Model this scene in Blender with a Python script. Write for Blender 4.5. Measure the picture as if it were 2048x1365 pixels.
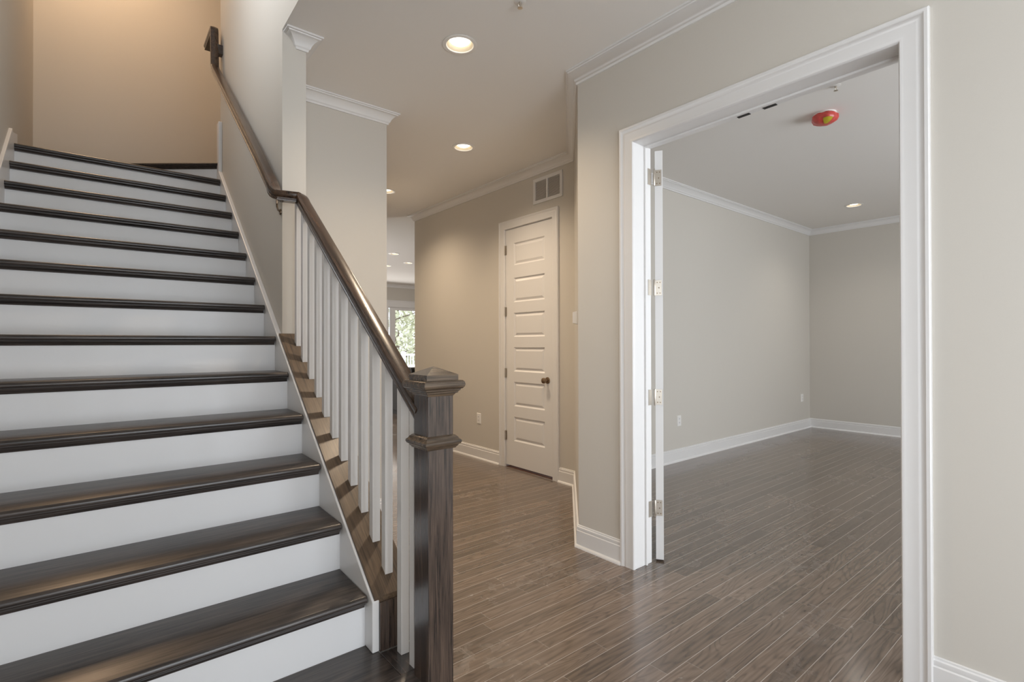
import bpy, bmesh, math, random
from mathutils import Vector, Matrix
random.seed(7)
for o in list(bpy.data.objects): bpy.data.objects.remove(o)
SC = bpy.context.scene
COL = SC.collection
PI = math.pi

# ------------------------------------------------------------------ camera
H = 1.302
YAW, PITCH, ROLL, FPX = .688, -.00503, -.00204, 1027.0
def cam_axes():
    sy, cy = math.sin(YAW), math.cos(YAW)
    M = Matrix(((cy, -sy, 0), (0, 0, -1), (sy, cy, 0)))
    cp, sp = math.cos(PITCH), math.sin(PITCH)
    cr, sr = math.cos(ROLL), math.sin(ROLL)
    return Matrix(((cr, -sr, 0), (sr, cr, 0), (0, 0, 1))) @ Matrix(((1, 0, 0), (0, cp, -sp), (0, sp, cp))) @ M
A = cam_axes()
cd = bpy.data.cameras.new('camera'); cam = bpy.data.objects.new('camera', cd); COL.objects.link(cam)
cd.sensor_fit = 'HORIZONTAL'; cd.sensor_width = 36; cd.lens = 36*FPX/2048
cd.clip_start = .05; cd.clip_end = 200
R, D, F = A[0], A[1], A[2]
cam.matrix_world = Matrix(((R[0], -D[0], -F[0], 0), (R[1], -D[1], -F[1], 0), (R[2], -D[2], -F[2], H), (0, 0, 0, 1)))
SC.camera = cam

# ------------------------------------------------------------------ world, daylight, exposure
wd = bpy.data.worlds.new('world'); SC.world = wd; wd.use_nodes = True
bg = wd.node_tree.nodes['Background']; bg.inputs[0].default_value = (.86, .92, 1, 1); bg.inputs[1].default_value = 2.6
SC.view_settings.view_transform = 'Standard'; SC.view_settings.look = 'None'
SC.view_settings.exposure = 0.0; SC.view_settings.gamma = 1.0; SC.view_settings.use_curve_mapping = False
SC.cycles.max_bounces = 10; SC.cycles.diffuse_bounces = 6; SC.cycles.glossy_bounces = 5
SC.cycles.sample_clamp_indirect = 6.0
SC.cycles.caustics_reflective = False; SC.cycles.caustics_refractive = False
def area(name, loc, direction, sx, sy, power, col, spread=PI):
    l = bpy.data.lights.new(name, 'AREA'); l.shape = 'RECTANGLE'; l.size = sx; l.size_y = sy
    l.energy = power; l.color = col; l.spread = spread
    o = bpy.data.objects.new(name, l); COL.objects.link(o); o.location = loc
    o.rotation_euler = Vector(direction).to_track_quat('-Z', 'Y').to_euler()
    return o
DAY = (.90, .95, 1.0); SOFT = (1.0, .79, .57)
# daylight at the front and far great room windows, plus three added fills
area('daylight_entry', (.95, -2.70, 1.35), (0, 1, .05), 2.0, 2.4, 80, DAY)
area('added_fill_stair', (-.72, 2.96, 4.35), (1, -.12, -.2), 1.45, 1.5, 27, DAY, math.radians(130))  # added fill for the stair wall, through an invented window
area('added_fill_side', (-.78, -1.35, 1.45), (1, .1, 0), 1.5, 2.0, 44, DAY)  # added fill lighting the right wall frontally, source invented
area('added_fill_great_room', (1.0, 9.8, 1.5), (1, .35, .1), 2.6, 1.9, 130, (1, .97, .93))  # added fill to brighten the far wall, source invented
area('daylight_study', (5.0, -2.70, 1.55), (0, 1, 0), 3.6, 1.9, 148, DAY)
area('daylight_great_room', (6.0, 13.6, 1.3), (0, -1, -.1), 3.2, 2.2, 75, (1, .97, .93))

# ------------------------------------------------------------------ materials
def mat(name):
    m = bpy.data.materials.new(name); m.use_nodes = True
    return m, m.node_tree.nodes, m.node_tree.links, m.node_tree.nodes['Principled BSDF']
def plain(name, col, rough=.5, metal=0, spec=.5, noise=.0, bump=0, scale=40):
    m, N, L, b = mat(name)
    b.inputs['Base Color'].default_value = (*col, 1); b.inputs['Roughness'].default_value = rough
    b.inputs['Metallic'].default_value = metal; b.inputs['Specular IOR Level'].default_value = spec
    tc = N.new('ShaderNodeTexCoord'); nz = N.new('ShaderNodeTexNoise'); nz.inputs['Scale'].default_value = scale
    nz.inputs['Detail'].default_value = 3
    L.new(tc.outputs['Object'], nz.inputs['Vector'])
    if noise:
        mx = N.new('ShaderNodeMix'); mx.data_type = 'RGBA'
        mx.inputs[6].default_value = (*[c*(1-noise) for c in col], 1); mx.inputs[7].default_value = (*[min(1, c*(1+noise)) for c in col], 1)
        L.new(nz.outputs['Fac'], mx.inputs[0]); L.new(mx.outputs[2], b.inputs['Base Color'])
    if bump:
        bp = N.new('ShaderNodeBump'); bp.inputs['Strength'].default_value = bump; bp.inputs['Distance'].default_value = .002
        L.new(nz.outputs['Fac'], bp.inputs['Height']); L.new(bp.outputs[0], b.inputs['Normal'])
    return m
def emit(name, col, s):
    m, N, L, b = mat(name)
    b.inputs['Base Color'].default_value = (*col, 1); b.inputs['Emission Color'].default_value = (*col, 1); b.inputs['Emission Strength'].default_value = s
    return m
M_WALL = plain('paint_greige', (.60, .568, .515), .75, spec=.25, noise=.015, bump=.06, scale=260)
M_CEIL = plain('paint_ceiling', (.82, .80, .77), .9, spec=.15, noise=.01, bump=.05, scale=260)
M_TRIM = plain('paint_trim_white', (.75, .74, .73), .32, spec=.45, noise=.008, scale=8)
M_RISER = plain('paint_riser_white', (.79, .79, .795), .4, spec=.4, noise=.012, scale=5)
M_METAL = plain('satin_nickel', (.62, .57, .50), .34, metal=1, noise=.06, scale=90)
M_BRONZE = plain('aged_bronze', (.30, .22, .15), .3, metal=1, noise=.15, scale=120)
M_PLASTIC = plain('white_plastic', (.82, .80, .77), .35, noise=.01)
M_DARK = plain('dark_void', (.02, .018, .016), .7, noise=.2)
M_RED = plain('red_dust_cover', (.58, .075, .062), .28, noise=.35, bump=.8, scale=45)
M_YEL = plain('yellow_sticker', (.50, .40, .03), .4, noise=.12, scale=60)
M_CAN = plain('can_baffle', (.66, .58, .44), .5, noise=.02)
M_BULB = emit('lamp_lens', (1.0, .92, .78), 4)
M_VENTS = plain('vent_grey', (.42, .38, .33), .5, noise=.05)

def wood(name, axis, lo, hi, rough=.20, coat=.5, fine=1.0, tilt=0):
    m, N, L, b = mat(name)
    tc = N.new('ShaderNodeTexCoord'); mp = N.new('ShaderNodeMapping')
    sc = [34*fine, 34*fine, 34*fine]; sc['xyz'.index(axis)] = 1.6*fine
    mp.inputs['Scale'].default_value = sc
    vr = N.new('ShaderNodeVectorRotate'); vr.rotation_type = 'X_AXIS'; vr.inputs['Angle'].default_value = -tilt; L.new(tc.outputs['Object'], vr.inputs['Vector'])
    L.new(vr.outputs[0], mp.inputs['Vector'])
    n1 = N.new('ShaderNodeTexNoise'); n1.inputs['Scale'].default_value = 1.6; n1.inputs['Detail'].default_value = 7; n1.inputs['Roughness'].default_value = .68; n1.inputs['Distortion'].default_value = .7
    L.new(mp.outputs[0], n1.inputs['Vector'])
    mp2 = N.new('ShaderNodeMapping'); s2 = [150, 150, 150]; s2['xyz'.index(axis)] = 7
    mp2.inputs['Scale'].default_value = s2; L.new(vr.outputs[0], mp2.inputs['Vector'])
    n2 = N.new('ShaderNodeTexNoise'); n2.inputs['Scale'].default_value = 1.4; n2.inputs['Detail'].default_value = 2
    L.new(mp2.outputs[0], n2.inputs['Vector'])
    ad = N.new('ShaderNodeMath'); ad.operation = 'MULTIPLY_ADD'; ad.inputs[1].default_value = .45
    L.new(n2.outputs['Fac'], ad.inputs[0]); L.new(n1.outputs['Fac'], ad.inputs[2])
    cr = N.new('ShaderNodeValToRGB'); cr.color_ramp.elements[0].position = .52; cr.color_ramp.elements[1].position = .92
    cr.color_ramp.elements[0].color = (*lo, 1); cr.color_ramp.elements[1].color = (*hi, 1)
    L.new(ad.outputs[0], cr.inputs[0]); L.new(cr.outputs[0], b.inputs['Base Color'])
    b.inputs['Roughness'].default_value = rough; b.inputs['Coat Weight'].default_value = coat; b.inputs['Coat Roughness'].default_value = .2
    bp = N.new('ShaderNodeBump'); bp.inputs['Strength'].default_value = .12; bp.inputs['Distance'].default_value = .002
    L.new(ad.outputs[0], bp.inputs['Height']); L.new(bp.outputs[0], b.inputs['Normal'])
    return m
LO, HI = (.013, .0115, .011), (.080, .063, .055)
W_X = wood('dark_oak_along_x', 'x', LO, HI, .30, .15)
W_Y = wood('dark_oak_along_y', 'y', LO, HI)
W_Z = wood('dark_oak_along_z', 'z', (.012, .009, .009), (.105, .072, .054), .24, .5, 1.5)
W_CAP = wood('walnut_oak_cap', 'y', (.040, .025, .015), (.150, .098, .058), .42, .05, tilt=.638)
W_RAIL = wood('oak_rail', 'y', (.011, .007, .005), (.095, .052, .030), .27, .3, tilt=.638)
W_NEWEL_CAP = wood('oak_newel_cap', 'x', (.026, .018, .012), (.165, .115, .075), .26, .4)
W_RED = wood('reddish_threshold', 'y', (.06, .02, .012), (.22, .08, .045), .5, 0)

def floor_mat():
    m, N, L, b = mat('hardwood_planks')
    def mth(op, a, bb=None, c=None):
        n = N.new('ShaderNodeMath'); n.operation = op
        for i, v in enumerate((a, bb, c)):
            if v is None: continue
            if isinstance(v, (int, float)): n.inputs[i].default_value = v
            else: L.new(v, n.inputs[i])
        return n.outputs[0]
    tc = N.new('ShaderNodeTexCoord'); sp = N.new('ShaderNodeSeparateXYZ'); L.new(tc.outputs['Object'], sp.inputs[0])
    X, Y = sp.outputs[0], sp.outputs[1]
    PW = .0845
    v = mth('DIVIDE', mth('ADD', Y, 50.03), PW); row = mth('FLOOR', v); fv = mth('FRACT', v)
    wn = N.new('ShaderNodeTexWhiteNoise'); wn.noise_dimensions = '1D'; L.new(row, wn.inputs['W'])
    u = mth('DIVIDE', mth('ADD', mth('ADD', X, 40), mth('MULTIPLY', wn.outputs['Value'], 3.7)), 1.05)
    colm = mth('FLOOR', u); fu = mth('FRACT', u)
    cb = N.new('ShaderNodeCombineXYZ'); L.new(row, cb.inputs[0]); L.new(colm, cb.inputs[1])
    wt = N.new('ShaderNodeTexWhiteNoise'); wt.noise_dimensions = '3D'; L.new(cb.outputs[0], wt.inputs['Vector'])
    tone = wt.outputs['Value']
    # distance to board edges (metres)
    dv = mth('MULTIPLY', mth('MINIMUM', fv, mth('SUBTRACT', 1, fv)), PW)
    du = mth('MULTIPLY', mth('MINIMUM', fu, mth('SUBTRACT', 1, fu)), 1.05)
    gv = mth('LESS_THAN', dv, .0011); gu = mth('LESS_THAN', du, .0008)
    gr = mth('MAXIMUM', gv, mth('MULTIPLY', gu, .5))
    # grain, offset per board
    off = N.new('ShaderNodeCombineXYZ'); L.new(mth('MULTIPLY', tone, 31), off.inputs[0]); L.new(mth('MULTIPLY', row, .37), off.inputs[1]); L.new(mth('MULTIPLY', tone, 17), off.inputs[2])
    va = N.new('ShaderNodeVectorMath'); va.operation = 'ADD'; L.new(tc.outputs['Object'], va.inputs[0]); L.new(off.outputs[0], va.inputs[1])
    mp = N.new('ShaderNodeMapping'); mp.inputs['Scale'].default_value = (2.2, 30, 1); L.new(va.outputs[0], mp.inputs[0])
    n1 = N.new('ShaderNodeTexNoise'); n1.inputs['Scale'].default_value = 1.3; n1.inputs['Detail'].default_value = 6; n1.inputs['Roughness'].default_value = .62; n1.inputs['Distortion'].default_value = 1.1
    L.new(mp.outputs[0], n1.inputs['Vector'])
    wv = N.new('ShaderNodeTexWave'); wv.wave_type = 'BANDS'; wv.bands_direction = 'Y'; wv.inputs['Scale'].default_value = .38; wv.inputs['Distortion'].default_value = 16; wv.inputs['Detail'].default_value = 3; wv.inputs['Detail Scale'].default_value = .55
    L.new(mp.outputs[0], wv.inputs['Vector'])
    g = mth('ADD', mth('MULTIPLY', n1.outputs['Fac'], .82), mth('MULTIPLY', wv.outputs['Fac'], .18))
    mp5 = N.new('ShaderNodeMapping'); mp5.inputs['Scale'].default_value = (1.5, 11, 1); L.new(va.outputs[0], mp5.inputs[0])
    n5 = N.new('ShaderNodeTexNoise'); n5.inputs['Scale'].default_value = 1.0; n5.inputs['Detail'].default_value = 1.5; n5.inputs['Distortion'].default_value = .3; L.new(mp5.outputs[0], n5.inputs['Vector'])
    fig = mth('POWER', mth('ADD', .5, mth('MULTIPLY', .5, mth('SINE', mth('MULTIPLY', n5.outputs['Fac'], 95)))), 3.0)
    g = mth('SUBTRACT', g, mth('MULTIPLY', fig, mth('MULTIPLY', n1.outputs['Fac'], .42)))
    cr = N.new('ShaderNodeValToRGB'); cr.color_ramp.elements[0].position = .12; cr.color_ramp.elements[1].position = .72
    cr.color_ramp.elements[0].color = (.072, .051, .038, 1); cr.color_ramp.elements[1].color = (.200, .147, .111, 1)
    L.new(g, cr.inputs[0])
    hs = N.new('ShaderNodeHueSaturation'); L.new(cr.outputs[0], hs.inputs['Color']); L.new(mth('ADD', .78, mth('MULTIPLY', tone, .44)), hs.inputs['Value'])
    # scuffs and dusty prints
    n3 = N.new('ShaderNodeTexNoise'); n3.inputs['Scale'].default_value = 2.6; n3.inputs['Detail'].default_value = 2; L.new(tc.outputs['Object'], n3.inputs['Vector'])
    n4 = N.new('ShaderNodeTexNoise'); n4.inputs['Scale'].default_value = 13; n4.inputs['Detail'].default_value = 3; n4.inputs['Distortion'].default_value = .6; L.new(tc.outputs['Object'], n4.inputs['Vector'])
    def ramp(src, a, c):
        r = N.new('ShaderNodeMapRange'); r.inputs['From Min'].default_value = a; r.inputs['From Max'].default_value = c; L.new(src, r.inputs['Value']); return r.outputs[0]
    dust = mth('MULTIPLY', ramp(n3.outputs['Fac'], .52, .68), ramp(n4.outputs['Fac'], .46, .80))
    m1 = N.new('ShaderNodeMix'); m1.data_type = 'RGBA'; L.new(mth('MULTIPLY', dust, .26), m1.inputs[0]); L.new(hs.outputs[0], m1.inputs[6]); m1.inputs[7].default_value = (.36, .34, .32, 1)
    m2 = N.new('ShaderNodeMix'); m2.data_type = 'RGBA'; L.new(mth('MULTIPLY', gr, .8), m2.inputs[0]); L.new(m1.outputs[2], m2.inputs[6]); m2.inputs[7].default_value = (.55, .50, .45, 1)  # pale seam colour paints in the highlights of the board bevels
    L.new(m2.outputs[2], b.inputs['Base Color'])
    b.inputs['Coat Weight'].default_value = .35; b.inputs['Coat Roughness'].default_value = .13
    L.new(mth('ADD', mth('ADD', .18, mth('MULTIPLY', dust, .25)), mth('MULTIPLY', n1.outputs['Fac'], .08)), b.inputs['Roughness'])
    b.inputs['Specular IOR Level'].default_value = .8
    ht = mth('SUBTRACT', mth('MULTIPLY', g, .12), gr)
    bp = N.new('ShaderNodeBump'); bp.inputs['Strength'].default_value = .25; bp.inputs['Distance'].default_value = .001
    L.new(ht, bp.inputs['Height']); L.new(bp.outputs[0], b.inputs['Normal'])
    return m
M_FLOOR = floor_mat()

# ------------------------------------------------------------------ mesh helpers
S = .972                                              # the stair and its wall, fitted about the camera point
def T(v): return Vector((v[0]*S, v[1]*S, H+(v[2]-H)*S))
def obj(name, bm, m, parent=None, st=False, smooth=False, bevel=0):
    if st:
        for v in bm.verts: v.co = T(v.co)
    if parent is not None:
        off = Vector(parent.location); p = parent.parent
        while p is not None: off += Vector(p.location); p = p.parent
        for v in bm.verts: v.co -= off
    bmesh.ops.recalc_face_normals(bm, faces=bm.faces)
    me = bpy.data.meshes.new(name); bm.to_mesh(me); bm.free()
    if smooth:
        for p in me.polygons: p.use_smooth = True
        me.set_sharp_from_angle(angle=math.radians(38))
    o = bpy.data.objects.new(name, me); COL.objects.link(o); me.materials.append(m)
    if bevel:
        md = o.modifiers.new('bevel', 'BEVEL'); md.width = bevel; md.segments = 2; md.limit_method = 'ANGLE'; md.angle_limit = math.radians(40)
    if parent is not None: o.parent = parent
    return o
def tag(o, label, cat, group=None):
    o['label'] = label; o['category'] = cat
    if group: o['group'] = group
    return o
def thing(name, label, cat, loc, group=None):
    o = bpy.data.objects.new(name, None); COL.objects.link(o); o.location = loc; o.empty_display_size = .1
    return tag(o, label, cat, group)
def structure(name, label, cat, bm=None, m=None, loc=(0, 0, 0), **k):
    if bm is None:
        o = bpy.data.objects.new(name, None); COL.objects.link(o); o.location = loc; o.empty_display_size = .1
    else: o = obj(name, bm, m, **k)
    o['kind'] = 'structure'
    return tag(o, label, cat)
def box(bm, x0, x1, y0, y1, z0, z1):
    v = [bm.verts.new((x, y, z)) for x in (x0, x1) for y in (y0, y1) for z in (z0, z1)]
    for f in ((0, 1, 3, 2), (4, 6, 7, 5), (0, 4, 5, 1), (2, 3, 7, 6), (0, 2, 6, 4), (1, 5, 7, 3)): bm.faces.new([v[i] for i in f])
    return v
def prism(bm, bot, top):
    a = [bm.verts.new(p) for p in bot]; b = [bm.verts.new(p) for p in top]; n = len(a)
    bm.faces.new(a[::-1]); bm.faces.new(b)
    for i in range(n): bm.faces.new((a[i], a[(i+1) % n], b[(i+1) % n], b[i]))
def plan(bm, pts, z0, z1): prism(bm, [(x, y, z0) for x, y in pts], [(x, y, z1) for x, y in pts])
def sweep(bm, path, prof, n, closed_ends=True):
    """profile (a, b): a along n x t, b along n; mitred at every corner"""
    P = [Vector(p) for p in path]; n = Vector(n).normalized(); rings = []
    for i, p in enumerate(P):
        ti = (P[i]-P[i-1]).normalized() if i else (P[1]-P[0]).normalized()
        to = (P[i+1]-P[i]).normalized() if i < len(P)-1 else ti
        nm = (ti+to).normalized(); s = n.cross(ti).normalized(); u = ti.cross(s) if abs(n.dot(ti)) > 1e-6 else n
        ring = []
        for a, b in prof:
            o = s*a+u*b; o = o - ti*(o.dot(nm)/ti.dot(nm)); ring.append(bm.verts.new(p+o))
        rings.append(ring)
    k = len(prof)
    for r0, r1 in zip(rings, rings[1:]):
        for j in range(k): bm.faces.new((r0[j], r0[(j+1) % k], r1[(j+1) % k], r1[j]))
    if closed_ends: bm.faces.new(rings[0][::-1]); bm.faces.new(rings[-1])
def tube(bm, frames, prof):
    rings = [[bm.verts.new(p+s*a+u*b) for a, b in prof] for p, s, u in frames]; k = len(prof)
    for r0, r1 in zip(rings, rings[1:]):
        for j in range(k): bm.faces.new((r0[j], r0[(j+1) % k], r1[(j+1) % k], r1[j]))
    bm.faces.new(rings[0][::-1]); bm.faces.new(rings[-1])
def lathe(bm, c, prof, axis=(0, 0, 1), seg=32):
    """profile (radius, height along axis)"""
    ax = Vector(axis).normalized(); e1 = ax.orthogonal().normalized(); e2 = ax.cross(e1); c = Vector(c); rings = []
    for r, h in prof:
        if r < 1e-6: rings.append([bm.verts.new(c+ax*h)])
        else: rings.append([bm.verts.new(c+ax*h+(e1*math.cos(2*PI*i/seg)+e2*math.sin(2*PI*i/seg))*r) for i in range(seg)])
    for r0, r1 in zip(rings, rings[1:]):
        for i in range(seg):
            j = (i+1) % seg
            if len(r0) == 1 and len(r1) == 1: continue
            if len(r0) == 1: bm.faces.new((r0[0], r1[i], r1[j]))
            elif len(r1) == 1: bm.faces.new((r0[i], r0[j], r1[0]))
            else: bm.faces.new((r0[i], r0[j], r1[j], r1[i]))
def square_lathe(bm, cx, cy, half, prof):
    """profile (offset beyond half, z): stacked square rings"""
    rings = []
    for d, z in prof:
        h = half+d
        rings.append([bm.verts.new((cx+sx*h, cy+sy*h, z)) for sx, sy in ((-1, -1), (1, -1), (1, 1), (-1, 1))])
    for r0, r1 in zip(rings, rings[1:]):
        for i in range(4): bm.faces.new((r0[i], r0[(i+1) % 4], r1[(i+1) % 4], r1[i]))
    bm.faces.new(rings[0][::-1]); bm.faces.new(rings[-1])
B = bmesh.new

# ------------------------------------------------------------------ stair constants (before T)
Y2, RUN, Z2, RISE = 1.7915, .2623, .3758, .1941
Yk = lambda k: Y2+(k-2)*RUN
Zk = lambda k: Z2+(k-2)*RISE
Xr = lambda y: .79+.0216*(y-1.7915)
Xw = lambda y: Xr(y)+.028                              # wall face, left side of the curb
Xh = lambda y: Xr(y)+.160                              # hall side
Xc = lambda y: Xr(y)+.094                              # balusters and rail
XL = -.43
zcap = lambda y: .381+.74*(y-1.762)
ZF = H-H/S                                             # floor level in stair coordinates
YP = 3.09; YE = 5.147; YB = 6.78                       # post face, upper wall end, stairwell back wall
CZ = 3.048; XR = 2.424; TK = .14
post = T((0, YP, 0))[1]

# ------------------------------------------------------------------ shell
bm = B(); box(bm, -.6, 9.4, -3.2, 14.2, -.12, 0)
structure('floor', 'dark brown hardwood plank floor with painted pale seam highlights and dusty footprints', 'floor', bm, M_FLOOR)

DY0, DY1, DZ = .580, 1.836, 2.462                       # cased opening to the study
bm = B()
box(bm, XR, XR+TK, -2.6, DY0-.02, 0, CZ); box(bm, XR, XR+TK, DY0-.02, DY1+.02, DZ+.02, CZ)
plan(bm, [(XR, DY1+.02), (XR+TK, DY1+.02), (XR+TK, 2.22), (XR, 2.278)], 0, CZ)
structure('wall_right', 'greige wall on the right holding the wide white cased opening', 'wall', bm, M_WALL)
YA = 3.250; XC = 3.41; YCE = 6.229
bm = B(); plan(bm, [(XR, 2.278), (XR+TK, 2.22), (3.60, 3.245), (XC+.14, YA+.1), (XC, YA)], 0, CZ)
structure('wall_angle', 'narrow slanting greige wall between the cased opening corner and the closet wall', 'wall', bm, M_WALL)
CY0, CY1, CDZ = 3.535, 4.262, 2.508
bm = B()
box(bm, XC, XC+.14, YA, CY0-.015, 0, CZ); box(bm, XC, XC+.14, CY0-.015, CY1+.015, CDZ+.015, CZ); box(bm, XC, XC+.14, CY1+.015, YCE, 0, CZ)
structure('wall_closet', 'beige hall wall with the narrow white panelled door', 'wall', bm, M_WALL)
bm = B(); box(bm, XC+.14, 9.2, YCE-.14, YCE, 0, CZ)
structure('wall_great_room_front', 'greige wall turning off behind the closet wall end', 'wall', bm, M_WALL)
XH0 = T((Xh(YP), 0, 0))[0]; YW = 3.61; XW1 = 1.739
bm = B(); box(bm, XH0-.002, XW1, YW, YW+.13, 0, CZ); box(bm, XW1-.13, XW1, YW+.13, 6.9, 0, CZ)
structure('wall_corridor', 'greige wall facing the hall behind the white balusters', 'wall', bm, M_WALL)
# stair wall: full height beside the upper flight, over the opening towards the front
bm = B()
prism(bm, [(Xw(YP), YP, ZF), (Xh(YP), YP, ZF), (Xh(YE), YE, ZF), (Xw(YE), YE, ZF)], [(Xw(YP), YP, 6), (Xh(YP), YP, 6), (Xh(YE), YE, 6), (Xw(YE), YE, 6)])
ztop = H+(CZ-H)/S+.003
prism(bm, [(Xw(-2.7), -2.7, ztop), (Xh(-2.7), -2.7, ztop), (Xh(YP), YP, ztop), (Xw(YP), YP, ztop)], [(Xw(-2.7), -2.7, 6), (Xh(-2.7), -2.7, 6), (Xh(YP), YP, 6), (Xw(YP), YP, 6)])
structure('wall_stair', 'grey wall beside the upper stairs ending in a pale post-like edge', 'wall', bm, M_WALL, st=True)
bm = B()
prism(bm, [(Xw(1.763), 1.763, ZF), (Xh(1.763), 1.763, ZF), (Xh(YP), YP, ZF), (Xw(YP), YP, ZF)],
      [(Xw(1.763), 1.763, zcap(1.763)-.024), (Xh(1.763), 1.763, zcap(1.763)-.024), (Xh(YP), YP, zcap(YP)-.024), (Xw(YP), YP, zcap(YP)-.024)])
structure('wall_curb', 'low sloping greige wall under the stained curb of the stairs', 'wall', bm, M_WALL, st=True)
bm = B()
for q in ((-2.7, -2.2, ZF, 6), (-2.2, -.6, ZF, .40), (-2.2, -.6, 2.55, 6), (-.6, .6, ZF, 6), (.6, 2.3, ZF, 6), (2.3, 3.8, ZF, 3.65), (2.3, 3.8, 5.25, 6), (3.8, YB+.1, ZF, 6)): box(bm, XL-.1, XL, *q)
structure('wall_left', 'grey wall at the left end of the stair treads', 'wall', bm, M_WALL, st=True)
bm = B(); box(bm, 2.2, 2.3, 4.95, YB, 2.6, 6); box(bm, Xh(YE)+.001, 2.2, YE-.10, YE, 2.6, 6)
structure('wall_stair_return', 'walls enclosing the upper flight out of sight behind the stair wall', 'wall', bm, M_WALL, st=True)
bm = B(); box(bm, XL-.1, 3.2, YB, YB+.1, ZF, 6)
structure('wall_back', 'tan stairwell wall above the top winder step', 'wall', bm, M_WALL, st=True)
SY, SX = 3.22, 8.62
bm = B(); box(bm, 3.44, SX, SY, SY+.12, 0, CZ)
structure('wall_study_back', 'grey study wall with two outlets seen through the cased opening', 'wall', bm, M_WALL)
bm = B(); box(bm, SX, SX+.12, -2.6, SY+.12, 0, CZ)
structure('wall_study_side', 'darker grey end wall of the study', 'wall', bm, M_WALL)
def wall_with_holes(bm, y0, y1, x0, x1, z0, z1, holes):
    xs = x0
    for hx0, hx1, hz0, hz1 in sorted(holes):
        box(bm, xs, hx0, y0, y1, z0, z1)
        if hz0 > z0: box(bm, hx0, hx1, y0, y1, z0, hz0)
        box(bm, hx0, hx1, y0, y1, hz1, z1); xs = hx1
    box(bm, xs, x1, y0, y1, z0, z1)
bm = B(); wall_with_holes(bm, -2.60, -2.48, XR+TK, SX, 0, CZ, [(3.2, 6.8, .6, 2.5)])
structure('wall_study_front', 'study front wall with a wide window behind the viewer', 'wall', bm, M_WALL)
bm = B(); wall_with_holes(bm, -2.60, -2.48, XL*S, XR+TK, 0, CZ, [(-.05, 1.95, .1, 2.55)])
box(bm, XL*S, Xw(-2.6)*S, -2.60, -2.48, CZ, 5.87)
structure('wall_front', 'entry wall behind the viewer', 'wall', bm, M_WALL)
FY = 13.936
bm = B(); wall_with_holes(bm, FY, FY+.14, 1.2, 9.2, 0, CZ, [(6.76, 9.0, .03, 2.39)])
structure('wall_far', 'pale far wall of the great room around the patio door', 'wall', bm, M_WALL)
bm = B(); box(bm, 9.2, 9.34, YCE-.14, FY+.14, 0, CZ)
structure('wall_great_room_right', 'great room side wall', 'wall', bm, M_WALL)
bm = B(); box(bm, 1.06, 1.2, 6.9, 8.45, 0, CZ); box(bm, 1.06, 1.2, 8.45, 11.15, 0, .5); box(bm, 1.06, 1.2, 8.45, 11.15, 2.5, CZ); box(bm, 1.06, 1.2, 11.15, FY+.14, 0, CZ); box(bm, 1.2, XW1, 6.78, 6.9, 0, CZ)
structure('wall_great_room_left', 'great room left wall', 'wall', bm, M_WALL)
bm = B(); box(bm, XL*S-.1, 3.2, -2.7, 6.75, 5.83, 5.95)
structure('ceiling_stairwell', 'upper ceiling over the stairwell', 'ceiling', bm, M_CEIL)

LIGHTS = [(1.664, 2.497, 'recessed light with a glowing lens nearest the viewer in the hall ceiling'),
          (2.560, 3.786, 'second nearest recessed light in the hall ceiling, left of the air vent'),
          (2.610, 5.430, 'recessed hall light half hidden by the corridor wall corner'),
          (4.55, 9.133, 'largest recessed light in the far great room ceiling'),
          (5.30, 9.96, 'far great room recessed light cut off by the closet wall edge'),
          (5.13, 10.636, 'far great room recessed light beside the corridor wall corner'),
          (7.47, 2.265, 'recessed light in the study ceiling near the end wall')]
RH = .078
def ceiling_sheet(poly, holes):
    bm = B(); edges = []
    def loop(pts):
        vs = [bm.verts.new((x, y, CZ)) for x, y in pts]
        for i in range(len(vs)): edges.append(bm.edges.new((vs[i], vs[(i+1) % len(vs)])))
    loop(poly)
    for hx, hy in holes: loop([(hx+RH*math.cos(2*PI*i/32), hy+RH*math.sin(2*PI*i/32)) for i in range(32)])
    bmesh.ops.triangle_fill(bm, use_beauty=True, use_dissolve=False, edges=edges)
    # a second sheet a joist depth higher closes the floor above
    vs = [bm.verts.new((x, y, CZ+.28)) for x, y in poly]; bm.faces.new(vs)
    return bm
xe = lambda y: Xw(y/S)*S
bm = ceiling_sheet([(xe(-2.6), -2.6), (SX+.1, -2.6), (SX+.1, 6.2), (9.3, 6.2), (9.3, FY+.1), (1.1, FY+.1), (1.1, 6.85), (XW1-.1, 6.85), (XW1-.1, YW+.1), (XH0-.02, YW+.1), (xe(post)+.03, post+.05), (xe(post), post)], [(x, y) for x, y, _ in LIGHTS])
structure('ceiling', 'flat pale ceiling of the hall, study and great room', 'ceiling', bm, M_CEIL)

# ------------------------------------------------------------------ trim
CROWN = [(0, -.082), (.010, -.082), (.013, -.070), (.019, -.066), (.021, -.060), (.026, -.048), (.035, -.035), (.047, -.024), (.058, -.018), (.064, -.017), (.066, -.011), (.076, -.010), (.076, -.0005), (0, -.0005)]
def crown(name, label, path):
    bm = B(); sweep(bm, [(x, y, CZ) for x, y in path], CROWN, (0, 0, 1))
    return structure(name, label, 'crown moulding', bm, M_TRIM, smooth=True)
crown('trim_1', 'white crown moulding along the right wall, slanting wall and closet wall', [(XR, -2.48), (XR, 2.278), (XC, YA), (XC, YCE), (9.2, YCE)])
crown('trim_2', 'white crown moulding on the post top and the corridor wall', [(XW1, 6.78), (XW1, YW), (XH0, YW), (XH0, post), (.904, post), (.904, post+.001)])
crown('trim_3', 'white crown moulding around the study', [(SX, -2.48), (SX, SY), (3.575, SY), (XR+TK, 2.22), (XR+TK, -2.48)])
crown('trim_4', 'white crown moulding on the far great room wall', [(9.2, FY), (1.2, FY)])
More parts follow.
